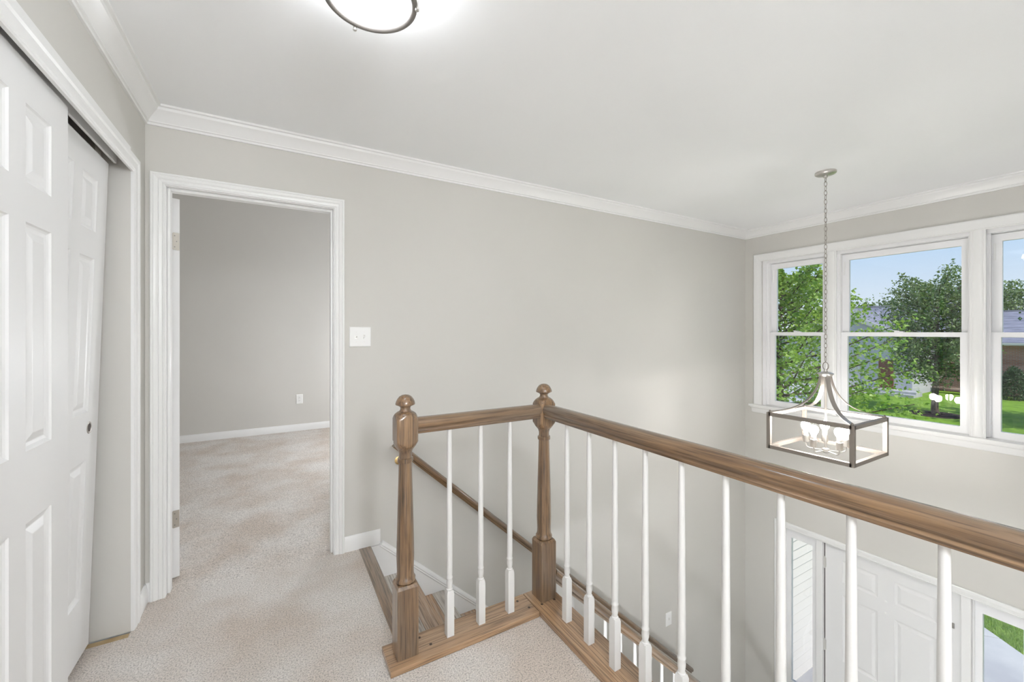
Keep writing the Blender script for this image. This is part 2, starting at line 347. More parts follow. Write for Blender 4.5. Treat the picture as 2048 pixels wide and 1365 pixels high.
# bedroom doorway: casing, jambs, stops
t = thing('trim_5', 'white moulded casing and jamb around the open bedroom doorway', 'door casing', (DX0, YW, 0), kind='structure')
casing(t, lambda a, b, z: V((a, YW-b, z)), DX0-.003, DX1+.003, 0, DZ+.003, scale=.057/.078)
for a, b in ((DX0-.018, DX0), (DX1, DX1+.018)): mk('jamb', bx(a, b, YW-.002, YW+WT+.004, 0, DZ), 'trim', t)
mk('jamb_head', bx(DX0-.018, DX1+.018, YW-.002, YW+WT+.004, DZ, DZ+.018), 'trim', t)
mk('door_stop', bx(DX1-.013, DX1, YW+.025, YW+.070, 0, DZ), 'trim', t, bevel=.003)
mk('door_stop', bx(DX0, DX0+.013, YW+.025, YW+.070, 0, DZ), 'trim', t, bevel=.003)
mk('door_stop', bx(DX0+.013, DX1-.013, YW+.025, YW+.070, DZ-.014, DZ), 'trim', t, bevel=.003)
bm = new(); box(bm, DX1-.0015, DX1, YW+.082, YW+.108, .90, .965); mk('strike_plate', bm, 'hinge', t)
bm = new(); box(bm, DX1-.002, DX1-.001, YW+.088, YW+.102, .92, .945); mk('strike_hole', bm, 'black', t)
# closet opening casing (narrow)
CAS2 = [(0, 0), (0, .010), (.005, .013), (.011, .010), (.016, .013), (.036, .015), (.046, .013), (.052, .018), (.068, .018), (.074, .014), (.074, 0)]
t = thing('trim_6', 'white moulded casing around the sliding closet doors', 'door casing', (XC, CY1, 0), kind='structure')
casing(t, lambda a, b, z: V((XC+b, a, z)), CY0, CY1, 0, 2.043, prof=CAS2)
bm = new(); box(bm, XC-.012, XC, CY0, CY1, 2.105, CZ); mk('header_board', bm, 'trim', t)
# closet track
t = thing('closet_track', 'white metal sliding door track under the closet header', 'door track', (-.60, 1.81, 2.06), kind='structure')
mk('track_top', bx(-.668, -.588, CY0+.005, CY1-.012, 2.142, 2.148), 'nickel', t)
mk('track_lip', bx(-.608, -.598, CY0+.005, CY1-.012, 2.062, 2.142), 'plastic', t, bevel=.003)
mk('track_lip', bx(-.668, -.664, CY0+.005, CY1-.012, 2.08, 2.142), 'nickel', t)

# ------------------------------------------------------------------ panelled doors
ROWS = [(.27, .82), (1.012, 1.622), (1.728, 1.937)]
def panel_door(parent, P, Wd, Ht, T, rows, cols, m='door', z0=.012):
    """P(a, w, z): a across, w depth behind the face, z up"""
    holes = [(c0, c1, r0, r1) for c0, c1 in cols for r0, r1 in rows]
    bm = new(); slab(bm, lambda u, v, w: P(u, w, v), breaks(0, Wd, holes, 0), breaks(z0, Ht, holes, 2), holes, T)
    leaf = mk('leaf', bm, m, parent)
    for c0, c1, r0, r1 in holes:
        bm = new(); rings = []
        for ins, dp in ((-.0005, .0), (.004, .0045), (.010, .0075), (.018, .0095), (.021, .0095), (.040, .0028), (.043, .0022)):
            rings.append([P(a, dp, z) for a, z in ((c0+ins, r0+ins), (c1-ins, r0+ins), (c1-ins, r1-ins), (c0+ins, r1-ins))])
        rings = [[P(a, T*.8, z) for a, z in ((c0, r0), (c1, r0), (c1, r1), (c0, r1))]]+rings
        loft(bm, rings); mk('door_panel', bm, m, leaf)
    return leaf
COLS = [(.082, .232), (.312+.055, .312+.199)]
CW = .61
COLS = [(.111, .255), (.335, .479)]
# front sliding leaf
FY1 = 1.838; FX = -.572
t = thing('door_1', 'white six panel closet door sliding in front, nearest the viewer', 'door', (FX, FY1-CW, 0), kind='structure')
panel_door(t, lambda a, w, z: V((FX-w, FY1-a, z)), CW, 2.047, .032, ROWS, COLS)
# rear leaf, its foot swung back into the closet
RY1 = 2.372; RXT, RXB = -.615, -.678
t = thing('door_2', 'white six panel closet door hanging askew on the rear track', 'door', (RXB, RY1-CW, 0), kind='structure')
PR = lambda a, w, z: V((RXB+(RXT-RXB)*z/2.045-w, RY1-a, z))
lf = panel_door(t, PR, CW, 2.045, .032, ROWS, COLS, z0=.025)
bm = new(); c = PR(.092, 0, .945); s = .0
lathe(bm, [(.017, -.012), (.017, .0005), (.020, .0015), (.023, .0015), (.0245, .0005), (.0245, -.013)], 28)
bmesh.ops.transform(bm, matrix=Matrix.Translation(c) @ Matrix.Rotation(R(90), 4, 'Y'), verts=bm.verts)
pl = mk('finger_pull', bm, 'nickel_d', lf, smooth=True)
bm = new(); lathe(bm, [(.0165, .0006), (.0165, .0012)], 24); bmesh.ops.transform(bm, matrix=Matrix.Translation(c) @ Matrix.Rotation(R(90), 4, 'Y'), verts=bm.verts)
mk('pull_cup', bm, 'dark', pl)
bm = new(); box(bm, -.640, -.625, RY1-.115, RY1-.05, 2.03, 2.10); mk('roller_hanger', bm, 'hinge', lf)
# bedroom door, open
HX, HY = -.463, 2.806; da = R(113)
dd = V((math.cos(da), math.sin(da), 0)); dn = V((math.sin(da), -math.cos(da), 0))
t = thing('door_3', 'white bedroom door standing open, seen edge on with two hinges', 'door', (HX, HY, 0), kind='structure')
PB = lambda a, w, z: V((HX, HY, 0))+dd*(.002+a)+dn*(.018-w)+V((0, 0, z))
lf = panel_door(t, PB, .755, 2.045, .036, ROWS, [(.115, .315), (.395, .595)])
for zc in (.325, 1.815):
    bm = new(); P2 = lambda w, z, o: PB(-.0012-o, .018+w, z)
    pr = [(-.016, -.046), (.010, -.046), (.014, -.042), (.014, .042), (.010, .046), (-.016, .046)]
    loft(bm, [[P2(w, zc+z, 0) for w, z in pr], [P2(w, zc+z, .0018) for w, z in pr]])
    hg = mk('hinge', bm, 'hinge', t)
    for z in (-.03, 0, .03):
        bm = new(); q = P2(.004 if z else -.004, zc+z, .0022); lathe(bm, [(.003, -.001), (.003, .001)], 8)
        bmesh.ops.transform(bm, matrix=Matrix.Translation(q) @ Matrix.Rotation(R(90), 4, 'X'), verts=bm.verts); mk('screw', bm, 'latch', hg)
bm = new(); lathe(bm, [(.008, 0), (.008, .03), (.022, .036), (.026, .05), (.02, .06), (.001, .062)], 16)
bmesh.ops.transform(bm, matrix=Matrix.Translation(PB(.65, .036, .93)) @ dn.to_track_quat('Z', 'Y').to_matrix().to_4x4() @ Matrix.Rotation(math.pi, 4, 'X'), verts=bm.verts)
mk('door_knob', bm, 'nickel', t, smooth=True)

# ------------------------------------------------------------------ triple window
t = thing('window_1', 'white triple double hung window overlooking the lawn', 'window', (XW, 1.375, .54), kind='structure')
CASW = [(0, 0), (0, .012), (.006, .014), (.010, .011), (.016, .014), (.04, .016), (.052, .019), (.072, .019), (.080, .015), (.080, 0)]
casing(t, lambda a, b, z: V((XW-b, a, z)), WIN[0], WIN[1], .548, WIN[3]-.008, prof=CASW)
mk('sill', bx(XW-.052, XW+.06, WIN[0]-.115, WIN[1]+.115, .524, .548), 'trim', t, bevel=.005)
AP = [(0, .524), (.030, .524), (.030, .512), (.022, .506), (.016, .49), (.016, .470), (.010, .458), (0, .455)]
bm = new(); loft(bm, [[V((XW-p, y+s*p*.8, z)) for p, z in AP] for y, s in ((WIN[0]-.085, -1), (WIN[1]+.085, 1))]); mk('apron', bm, 'trim', t, smooth=True, ang=30)
UN = [(1.874, 2.436), (.942, 1.801), (.313, .875)]
# outer frame box and mullions
mk('frame_head', bx(XW+.02, XW+.14, WIN[0], WIN[1], 2.055, 2.09), 'sash', t); mk('frame_sill', bx(XW+.06, XW+.15, WIN[0], WIN[1], .50, .552), 'sash', t)
for a, b in ((2.436, 2.47), (.28, .313)): mk('frame_side', bx(XW+.02, XW+.14, a, b, .548, 2.055), 'sash', t)
for a, b in ((1.801, 1.874), (.875, .942)):
    mk('mullion', bx(XW+.005, XW+.14, a, b, .548, 2.055), 'sash', t)
    bm = new(); w = (b-a)/2+.008; pr = [(-w, 0), (-w, .010), (-w+.008, .013), (-w+.014, .010), (-w+.02, .014), (-.012, .017), (.012, .017), (w-.02, .014), (w-.014, .010), (w-.008, .013), (w, .010), (w, 0)]
    extr(bm, pr, (XW+.006, (a+b)/2, .548), (XW+.006, (a+b)/2, 2.082), (0, 1, 0), (-1, 0, 0)); mk('mullion_casing', bm, 'trim', t, smooth=True, ang=25)
def sash(par, name, y0, y1, z0, z1, x0, x1, st, top, bot):
    fr = new(); hh = [(y0+st, y1-st, z0+bot, z1-top)]
    slab(fr, lambda u, v, w: V((x0+w, u, v)), breaks(y0, y1, hh, 0), breaks(z0, z1, hh, 2), hh, x1-x0)
    s = mk(name, fr, 'sash', par, bevel=.003)
    g = mk('pane', bx((x0+x1)/2-.002, (x0+x1)/2+.002, y0+st-.004, y1-st+.004, z0+bot-.004, z1-top+.004), 'glass', s)
    return s
for y0, y1 in UN:
    u = sash(t, 'upper_sash', y0+.018, y1-.018, 1.288, 2.052, XW+.092, XW+.124, .052, .055, .036)
    l = sash(t, 'lower_sash', y0+.018, y1-.018, .552, 1.326, XW+.056, XW+.090, .052, .036, .048)
    for a, b in ((y0, y0+.018), (y1-.018, y1)):
        mk('jamb_liner', bx(XW+.030, XW+.125, a, b, .552, 2.055), 'sash', t)
        mk('jamb_stop', bx(XW+.036, XW+.050, a-.002 if a == y0 else a-.006, b+.006 if a == y0 else b+.002, .552, 2.055), 'sash', t, bevel=.002)
    bm = new(); yc = (y0+y1)/2; box(bm, XW+.058, XW+.088, yc-.03, yc+.03, 1.326, 1.334); lk = mk('sash_lock', bm, 'sash', l, bevel=.002)
    bm = new(); tube(bm, [(XW+.073, yc, 1.336), (XW+.06, yc+.035, 1.339)], .004, 8); mk('lock_lever', bm, 'sash', lk, smooth=True)
    for yy in (y0+.026, y1-.040): mk('tilt_latch', bx(XW+.086, XW+.0925, yy, yy+.012, 1.86, 1.985), 'plastic', u, bevel=.002)

# ------------------------------------------------------------------ front door with sidelights
t = thing('door_4', 'white six panel front door at the foot of the foyer', 'door', (XW, 1.4525, ZL), kind='structure')
FX0 = XW+.045; DYL = 1.906
FROWS = [(.24, .80), (.96, 1.58), (1.70, 1.90)]
PF = lambda a, w, z: V((FX0+w, DYL-.004-a, ZL+z))
lf = panel_door(t, PF, .90, 2.032, .044, FROWS, [(.135, .395), (.505, .765)], m='door')
for zc in (-.877, -1.664, -2.45):
    bm = new(); box(bm, FX0-.003, FX0+.0, DYL-.014, DYL+.004, zc-.045, zc+.045); hg = mk('hinge', bm, 'hinge_w', t)
    bm = new(); tube(bm, [(FX0-.006, DYL+.002, zc-.055), (FX0-.006, DYL+.002, zc+.055)], .007, 8); mk('hinge_pin', bm, 'hinge_w', hg, smooth=True)
bm = new(); tube(bm, [(FX0-.004, DYL+.004, -.845), (FX0-.02, DYL+.03, -.845), (FX0-.018, DYL+.05, -.835)], .005, 8); box(bm, FX0-.022, FX0-.012, DYL+.045, DYL+.056, -.875, -.822)
mk('door_catch', bm, 'latch', t)
bm = new(); box(bm, FX0-.010, FX0, 1.038, 1.052, -.975, -.935); mk('swing_latch', bm, 'latch', t, bevel=.003)
for z in (-1.0, -1.10):
    bm = new(); lathe(bm, [(.009, -.002), (.009, .003), (.005, .006)], 12); bmesh.ops.transform(bm, matrix=Matrix.Translation((FX0, 1.452, z)) @ Matrix.Rotation(R(-90), 4, 'Y'), verts=bm.verts)
    mk('peephole', bm, 'plastic', t, smooth=True)
bm = new(); lathe(bm, [(.03, 0), (.03, .006), (.012, .01), (.012, .035), (.028, .045), (.03, .06), (.02, .07), (.001, .072)], 18)
bmesh.ops.transform(bm, matrix=Matrix.Translation((FX0, 1.07, ZL+.95)) @ Matrix.Rotation(R(-90), 4, 'Y'), verts=bm.verts); mk('door_knob', bm, 'nickel', t, smooth=True)
t = thing('trim_7', 'white casing and posts framing the front door and its sidelights', 'door casing', (XW, 1.4525, ZL), kind='structure')
CASF = [(w*.72, tt) for w, tt in CASW]
casing(t, lambda a, b, z: V((XW-b, a, z)), FD[0]+.008, FD[1]-.008, ZL, FD[3]-.036, prof=CASF)
for a, b in ((1.910, 1.962), (.943, .995), (2.255, 2.285), (.62, .65)): mk('post', bx(XW+.004, XW+.14, a, b, ZL, -.66), 'trim', t, bevel=.004)
mk('head_jamb', bx(XW+.004, XW+.14, .62, 2.285, -.66, -.635), 'trim', t, bevel=.003)
mk('gap_strip', bx(FX0+.004, XW+.10, .995, 1.910, -.6685, -.660), 'black', t)
for a, b in ((1.9015, 1.910), (.995, 1.0025)): mk('gap_strip', bx(FX0+.004, XW+.10, a, b, ZL, -.66), 'black', t)
for i, (a, b) in enumerate(((1.962, 2.255), (.65, .943))):
    w = thing('window_%d' % (i+2), ['narrow sidelight left of the front door, facing white siding', 'narrow sidelight right of the front door, facing grass and concrete'][i], 'window', (XW, (a+b)/2, ZL), kind='structure')
    sash(w, 'sidelight_frame', a, b, ZL+.01, -.66, XW+.05, XW+.09, .05, .115, .45)
    for p, q in ((a, a+.012), (b-.012, b)): mk('glazing_bead', bx(XW+.038, XW+.05, p, q, ZL, -.66), 'trim', w, bevel=.003)
    mk('glazing_bead', bx(XW+.038, XW+.05, a, b, -.675, -.66), 'trim', w, bevel=.003)

# ------------------------------------------------------------------ landing balustrade
RAIL = [(-.021, 0), (.021, 0), (.024, .010), (.020, .015), (.0205, .020), (.028, .026), (.0315, .036), (.0305, .046), (.026, .055), (.017, .0618), (0, .064), (-.017, .0618), (-.026, .055), (-.0305, .046), (-.0315, .036), (-.028, .026), (-.0205, .020), (-.020, .015), (-.024, .010)]
RZ = .913; N1 = (.460, 1.668); N2 = (1.150, 1.676); SX = 1.145; SY = 1.665
t = thing('landing_balustrade', 'oak guard rail with white balusters around the landing edge', 'balustrade', (N1[0], N1[1], 0))
def newel(c, z0):
    h = .043
    lo = new()
    def sq(s, z): return [V((s*a, s*b, z)) for a, b in ((-1, -1), (1, -1), (1, 1), (-1, 1))]
    loft(lo, [sq(h, z0), sq(h, .301), sq(h*.88, .312), sq(h*.80, .3135)])
    for e2 in lo.edges: pass
    p = mk('newel_post', lo, 'oak_z', t, (c[0], c[1], 0), bevel=.003)
    bm = new()
    lathe(bm, [(.034, .312), (.0400, .318), (.0405, .328), (.0365, .334), (.034, .345), (.0335, .36), (.0355, .42), (.0335, .52), (.0300, .65), (.0270, .76), (.0262, .798), (.0305, .800), (.0315, .808), (.0305, .816), (.0258, .818), (.0252, .835), (.029, .848), (.034, .856), (.034, .862)], 28)
    mk('turned_shaft', bm, 'oak_z', p, (c[0], c[1], 0), smooth=True)
    # upper block with chamfered, curved shoulders
    bm = new(); K = 32; rings = []
    def sup(r, sqn, z):
        out = []
        for i in range(K):
            a = 2*math.pi*(i+.5)/K; ca, sa = math.cos(a), math.sin(a)
            s2 = h/max(abs(ca), abs(sa)); rr = min(s2, r); out.append(V((rr*ca, rr*sa, z)))
        return out
    for r, z in ((.030, .852), (.036, .857), (.043, .866), (.050, .876), (.056, .885), (.060, .890), (.0605, .900), (.0605, .962), (.056, .975), (.050, .986), (.043, .995), (.036, 1.001), (.030, 1.005), (.026, 1.006)): rings.append(sup(r, 0, z))
    loft(bm, rings); mk('newel_block', bm, 'oak_z', p, (c[0], c[1], 0), smooth=True, ang=32)
    bm = new(); lathe(bm, [(.026, 1.004), (.024, 1.008), (.0205, 1.013), (.0195, 1.019), (.022, 1.025), (.030, 1.029), (.0385, 1.033), (.0395, 1.037), (.037, 1.046), (.032, 1.056), (.024, 1.066), (.013, 1.072), (.001, 1.074)], 28)
    mk('finial', bm, 'oak_z', p, (c[0], c[1], 0), smooth=True)
    return p
newel(N1, .0235); newel(N2, .0235)
# base rails with plugs
b1 = mk('base_rail', bx(.382, 1.0665, 1.589, 1.742, .0005, .0245), 'shoe_x', t, bevel=.003)
b2 = mk('base_rail', bx(1.0685, 1.2205, -1.0, 1.742, .0005, .0248), 'shoe_y', t, bevel=.003)
for b, pl in ((b1, [(.532, 1.712), (.562, 1.652), (1.015, 1.706), (1.040, 1.640)]), (b2, [(1.105, 1.628), (1.178, 1.628)])):
    for x, y in pl:
        bm = new(); lathe(bm, [(.006, -.004), (.006, .0004)], 14); mk('plug', bm, 'dark', b, (x, y, .0248))
bm = new(); extr(bm, RAIL, (N1[0]+.040, SY, RZ), (N2[0]-.040, SY, RZ), (0, 1, 0), (0, 0, 1)); mk('handrail', bm, 'oak_x', t, smooth=True, ang=50)
bm = new(); extr(bm, RAIL, (SX, -1.0, RZ), (SX, N2[1]-.040, RZ), (1, 0, 0), (0, 0, 1)); mk('handrail', bm, 'oak_y', t, smooth=True, ang=50)
def baluster_mesh(h, zb):
    bm = new(); s = .0157
    def sq(k, z): return [V((k*a, k*b, z)) for a, b in ((-1, -1), (1, -1), (1, 1), (-1, 1))]
    loft(bm, [sq(s, 0), sq(s, zb-.012), sq(s*.80, zb), sq(s*.5, zb)])
    lathe(bm, [(.010, zb-.004), (.0135, zb), (.0135, zb+.004), (.0105, zb+.007), (.0105, zb+.012), (.0125, zb+.022), (.0132, zb+.034), (.0115, zb+.046), (.0138, zb+.050), (.0138, zb+.054), (.0118, zb+.057), (.0122, zb+.07), (.0128, zb+.12), (.0118, zb+.28), (.0102, h-.14), (.0092, h-.02), (.0092, h)], 16)
    bmesh.ops.recalc_face_normals(bm, faces=bm.faces)
    for f in bm.faces: f.smooth = True
    for x in bm.edges:
        if len(x.link_faces) == 2 and x.calc_face_angle(0) > R(38): x.smooth = False
    me = bpy.data.meshes.new('baluster'); bm.to_mesh(me); bm.free(); me.materials.append(M['baluster']); return me
me = baluster_mesh(RZ+.004-.0245, .195)
for x in (.650, .799, .949): obj('baluster', me, t, (x, SY, .0245))
k = 0
while 1.482-.151*k > -.95: obj('baluster', me, t, (1.143, 1.482-.151*k, .0246)); k += 1

# ------------------------------------------------------------------ staircase
RISE, RUN, X0 = 2.70/13, .2308, .500
SY0, SY1 = 1.757, 2.632
t = thing('staircase', 'wooden staircase descending along the wall to the foyer', 'staircase', (X0, 2.2, ZL), kind='structure')
bm = new(); pr = [(0, -.028), (.066, -.028), (.071, -.024), (.073, -.014), (.071, -.003), (.066, .002), (0, .002)]
extr(bm, pr, (.443, 1.70, 0), (.443, 2.636, 0), (1, 0, 0), (0, 0, 1)); mk('landing_nosing', bm, 'nose', t, smooth=True, ang=40)
def yend(i): return SY0 if X0+RUN*i < 1.2 else 1.675
for i in range(1, 13):
    z = -RISE*i; xa = X0+RUN*(i-1); xb = xa+RUN+.026; ya = 1.70 if xb > 1.22 else SY0
    tr = mk('tread', bx(xa, xb-.004, ya, SY1, z-.028, z-.004), 'pine_b', t)
    w = (xb-xa)/3
    for j in range(3):
        bm = bx(xa+w*j+.0007, xa+w*(j+1)-.0007, ya, SY1, z-.004, z) if j < 2 else bx(xa+w*j+.0007, xb, ya, SY1, z-.030, z)
        mk('stave', bm, ('pine_a', 'pine_b', 'pine_c')[(j+i*2) % 3], tr, bevel=.0012)
    if i == 2:
        bm = new(); lathe(bm, [(.007, 0), (.007, .0008)], 14); mk('knot', bm, 'dark', tr, (xa+w*1.6, 2.30, z))
for i in range(13):
    z = -RISE*(i+1); xa = X0+RUN*i; mk('riser', bx(xa-.016, xa, SY0 if xa < 1.19 else 1.70, SY1, z-.002, z+RISE-.028), 'trim', t)
# wall skirt board and its cap, outer stringer
sl = RISE/RUN
def zn(x): return -(x-X0-.06)*sl
bm = new(); pts = [(.515, zn(.515)+.045-.02), (3.42, zn(3.42)+.045-.02), (3.42, zn(3.42)-.32), (.515, -.30)]
pts = [(.505, -.004), (.56, -.004), (3.40, zn(3.40)+.022), (3.40, ZL), (3.0, ZL), (.505, -.42)]
loft(bm, [[V((x, 2.632, z)) for x, z in pts], [V((x, YW, z)) for x, z in pts]]); mk('skirt_board', bm, 'trim', t)
CAPP = [(0, -.012), (.019, -.012), (.024, -.006), (.022, 0), (.026, .006), (.023, .016), (.014, .022), (0, .024)]
dS = V((1, 0, -sl)).normalized(); uS = V((sl, 0, 1)).normalized()
A = V((.570, YW, -.002)); Bq = A+dS*((3.40-.570)/dS.x)
bm = new(); extr(bm, CAPP, A, Bq, (0, -1, 0), uS); mk('skirt_cap', bm, 'trim', t, smooth=True, ang=30)
bm = new(); pts = [(1.20, zn(1.20)+.03), (3.38, zn(3.38)+.03), (3.38, ZL), (3.05, ZL), (1.20, zn(1.2)-.30)]
loft(bm, [[V((x, 1.66, z)) for x, z in pts], [V((x, 1.699, z)) for x, z in pts]]); mk('outer_stringer', bm, 'trim', t)
bm = new(); pts = [(1.20, zn(1.2)-.29), (3.04, ZL), (1.20, ZL)]
loft(bm, [[V((x, 1.665, z)) for x, z in pts], [V((x, 1.695, z)) for x, z in pts]]); struct('wall_stair', bm, 'wall', 'greige panel under the open side of the stairs', 'wall')
struct('wall_stairwell', bx(-.75, 1.20, 1.7455, 1.757, ZL, -.03), 'wall', 'greige stairwell side below the landing guard rail', 'wall')
struct('wall_stair_end', bx(.40, .443, 1.70, YW, ZL, -.285), 'wall', 'greige wall closing the stairwell under the landing', 'wall')
# lower balustrade on the open side
t = thing('stair_balustrade', 'sloping oak rail with white balusters on the open side of the stairs', 'balustrade', (2.3, 1.70, -1.6))
ang = math.atan(.928); d2 = V((math.cos(ang), 0, -math.sin(ang))); u2 = V((math.sin(ang), 0, math.cos(ang)))
A = V((1.1935, 1.695, .092)); Lr = (3.30-1.19)/d2.x
bm = new(); extr(bm, [(p, q*.86) for p, q in RAIL], (0, 0, 0), (Lr, 0, 0), (0, 1, 0), (0, 0, 1)); o = mk('handrail', bm, 'oak_x', t, tuple(A), smooth=True, ang=50); o.rotation_euler.y = ang
hm = {}
for i in range(4, 13):
    for f in (.25, .75):
        x = X0+RUN*(i-1)+RUN*f
        if x < 1.23 or x > 3.22: continue
        zt = A.z-(x-A.x)*.928+.006; zb = -RISE*i; key = round(zt-zb, 2)
        if key not in hm: hm[key] = baluster_mesh(key, .17+.0*f)
        obj('baluster', hm[key], t, (x, 1.722, zb))
bm = new(); lathe(bm, [(.045, 0), (.045, .25), (.036, .28), (.03, .6), (.026, .9), (.045, .93), (.045, 1.05), (.02, 1.08), (.038, 1.11), (.02, 1.15), (.001, 1.155)], 20)
mk('newel_post', bm, 'oak_z', t, (3.34, 1.70, ZL), smooth=True)
# wall handrail
t = thing('wall_handrail', 'oak handrail fixed to the long wall above the stairs', 'handrail', (.64, 2.62, .55))
ang = math.atan(.908); d3 = V((math.cos(ang), 0, -math.sin(ang))); u3 = V((math.sin(ang), 0, math.cos(ang)))
A3 = V((.630, 2.575, .615)); L3 = (3.47-.630)/d3.x
RAIL2 = [(p*.90, q*.74) for p, q in RAIL]
bm = new(); extr(bm, RAIL2, (0, 0, 0), (L3, 0, 0), (0, 1, 0), (0, 0, 1)); o = mk('rail', bm, 'oak_x', t, tuple(A3), smooth=True, ang=50); o.rotation_euler.y = ang
for s in (.078, 1.75, 2.7, L3-.12):
    p = A3+d3*s; bm = new(); tube(bm, [p+V((0, .0, .002)), p+V((0, .002, -.03)), p+V((0, .02, -.052)), p+V((0, .066, -.06))], .007, 8)
    bk = mk('bracket', bm, 'brass', t, smooth=True)
    bm = new(); lathe(bm, [(.026, 0), (.026, .005), (.014, .009)], 16); bmesh.ops.transform(bm, matrix=Matrix.Translation((p.x, YW, p.z-.06)) @ Matrix.Rotation(R(90), 4, 'X'), verts=bm.verts); mk('bracket_plate', bm, 'brass', bk, smooth=True)

# ------------------------------------------------------------------ switches and outlet
def plate(name, label, c, w, h2, toggles=(), outlet=False):
    t = thing(name, label, 'outlet' if outlet else 'light switch', c)
    y = c[1]; bm = new(); rings = []
    for ins, dp in ((0, 0), (0, .003), (.003, .0055), (.006, .0062)):
        rings.append([V((c[0]+sx2*(w/2-ins), y-dp, c[2]+sz*(h2/2-ins))) for sx2, sz in ((-1, -1), (1, -1), (1, 1), (-1, 1))])
    loft(bm, rings); pl = mk('plate', bm, 'plastic', t)
    for tx in toggles:
        bm = new(); box(bm, c[0]+tx-.0055, c[0]+tx+.0055, y-.0065, y-.006, c[2]-.012, c[2]+.012); mk('toggle_slot', bm, 'nickel', pl)
        bm = new(); up = 1 if tx <= 0 else -1
        loft(bm, [[V((c[0]+tx+a*.004, y-.006, c[2]+b*.006)) for a, b in ((-1, -1), (1, -1), (1, 1), (-1, 1))], [V((c[0]+tx+a*.0035, y-.017, c[2]+up*.008+b*.004)) for a, b in ((-1, -1), (1, -1), (1, 1), (-1, 1))]]); mk('toggle', bm, 'plastic', t)
        for s in (-1, 1):
            bm = new(); lathe(bm, [(.0028, -.001), (.0028, .0006)], 8); bmesh.ops.transform(bm, matrix=Matrix.Translation((c[0]+tx, y-.0062, c[2]+s*.030)) @ Matrix.Rotation(R(90), 4, 'X'), verts=bm.verts); mk('screw', bm, 'socket', pl)
    if outlet:
        for s in (-1, 1):
            bm = new(); lathe(bm, [(.0165, 0), (.0165, .0075), (.015, .008)], 20); bmesh.ops.transform(bm, matrix=Matrix.Translation((c[0], y, c[2]+s*.0195)) @ Matrix.Rotation(R(90), 4, 'X'), verts=bm.verts); rc = mk('receptacle', bm, 'plastic', t)
            for q in (-.006, .006): mk('slot', bx(c[0]+q-.001, c[0]+q+.001, y-.0084, y-.0078, c[2]+s*.0195-.002, c[2]+s*.0195+.006), 'black', rc)
plate('wall_switch', 'white double toggle switch plate right of the bedroom doorway', (.452, YW, 1.2985), .126, .122, (-.023, .023))
plate('wall_switch', 'white single switch plate low on the stair wall by the foyer', (3.260, YW, -1.418), .080, .128, (0,))
plate('wall_outlet', 'white outlet on the far bedroom wall above the baseboard', (.283, 6.216, .424), .080, .125, (), True)

# ------------------------------------------------------------------ flush ceiling light and added fill lights out of view
def flush(c, label, dm, CE=CE):
    t = thing('ceiling_light', label, 'ceiling light', (c[0], c[1], CE), 'flush ceiling lights')
    bm = new(); lathe(bm, [(.115, CE), (.115, CE-.03), (.10, CE-.034), (.001, CE-.034)], 40); mk('back_plate', bm, 'nickel_d', t, (c[0], c[1], 0), smooth=True)
    bm = new(); lathe(bm, [(.112, CE-.040), (.117, CE-.075), (.1185, CE-.104), (.112, CE-.109), (.09, CE-.114), (.05, CE-.118), (.001, CE-.119)], 44); mk('glass_dome', bm, dm, t, (c[0], c[1], 0), smooth=True)
    bm = new(); ring_torus(bm, (0, 0, CE-.110), .1275, .0100, 64, 12); rg = mk('ring', bm, 'ring', t, (c[0], c[1], 0), smooth=True, ang=80)
    for a in (100, 340, 220):
        ca, sa = math.cos(R(a)), math.sin(R(a)); bm = new()
        lathe(bm, [(.004, .012), (.004, -.010), (.0065, -.011), (.0065, -.019), (.004, -.021)], 12); mk('finial', bm, 'nickel', rg, (c[0]+.1365*ca, c[1]+.1365*sa, CE-.108), smooth=True)
        bm = new(); tube(bm, [(.113*ca, .113*sa, CE-.028), (.1365*ca, .1365*sa, CE-.03), (.1365*ca, .1365*sa, CE-.10)], .003, 6); mk('strut', bm, 'nickel_d', t, (c[0], c[1], 0))
flush((.248, 1.278), 'round flush ceiling light with frosted dome and metal ring above the landing', 'dome')
flush((.35, .45), 'added unseen fill light on the lower hall ceiling under the landing', 'fill_low', -.30)  # added fill light, unseen, brightens the front door and lower walls
def pendant(c, z, zc, label, dm):  # added fill globes behind the viewer, there to even out the brightness
    t = thing('added_fill_globe', label, 'added fill light', (c[0], c[1], zc), 'added fill globes')
    bm = new(); lathe(bm, [(.06, zc), (.06, zc-.015), (.02, zc-.03), (.001, zc-.03)], 28); mk('canopy', bm, 'nickel', t, (c[0], c[1], 0), smooth=True)
    bm = new(); tube(bm, [(0, 0, zc-.02), (0, 0, z+.13)], .006, 8); mk('stem', bm, 'nickel', t, (c[0], c[1], 0), smooth=True)
    bm = new(); lathe(bm, [(.001, z+.17), (.04, z+.165), (.045, z+.125), (.001, z+.12)], 24); mk('holder', bm, 'nickel', t, (c[0], c[1], 0), smooth=True)
    bm = new(); lathe(bm, [(.14*math.sin(math.pi*q/16)+.0005, z-.14*math.cos(math.pi*q/16)) for q in range(17)], 32); mk('globe', bm, dm, t, (c[0], c[1], 0), smooth=True)
pendant((.33, -.95), 1.98, CE, 'added fill globe over the hall behind the viewer', 'fill_hall')
pendant((.33, -2.3), 1.98, CE, 'added fill globe at the far end of the hall behind the viewer', 'fill_hall')
t = thing('added_fill_lamp', 'added unseen fill globe on a stand in the bedroom beyond the doorway', 'floor lamp', (1.5, 4.7, 0))  # added fill light, hidden beside the doorway, brightens the bedroom wall
bm = new(); lathe(bm, [(.13, 0), (.13, .015), (.02, .03), (.001, .03)], 32); mk('base', bm, 'nickel', t, (1.5, 4.7, 0), smooth=True)
bm = new(); tube(bm, [(0, 0, .02), (0, 0, .92)], .01, 10); mk('pole', bm, 'nickel', t, (1.5, 4.7, 0), smooth=True)
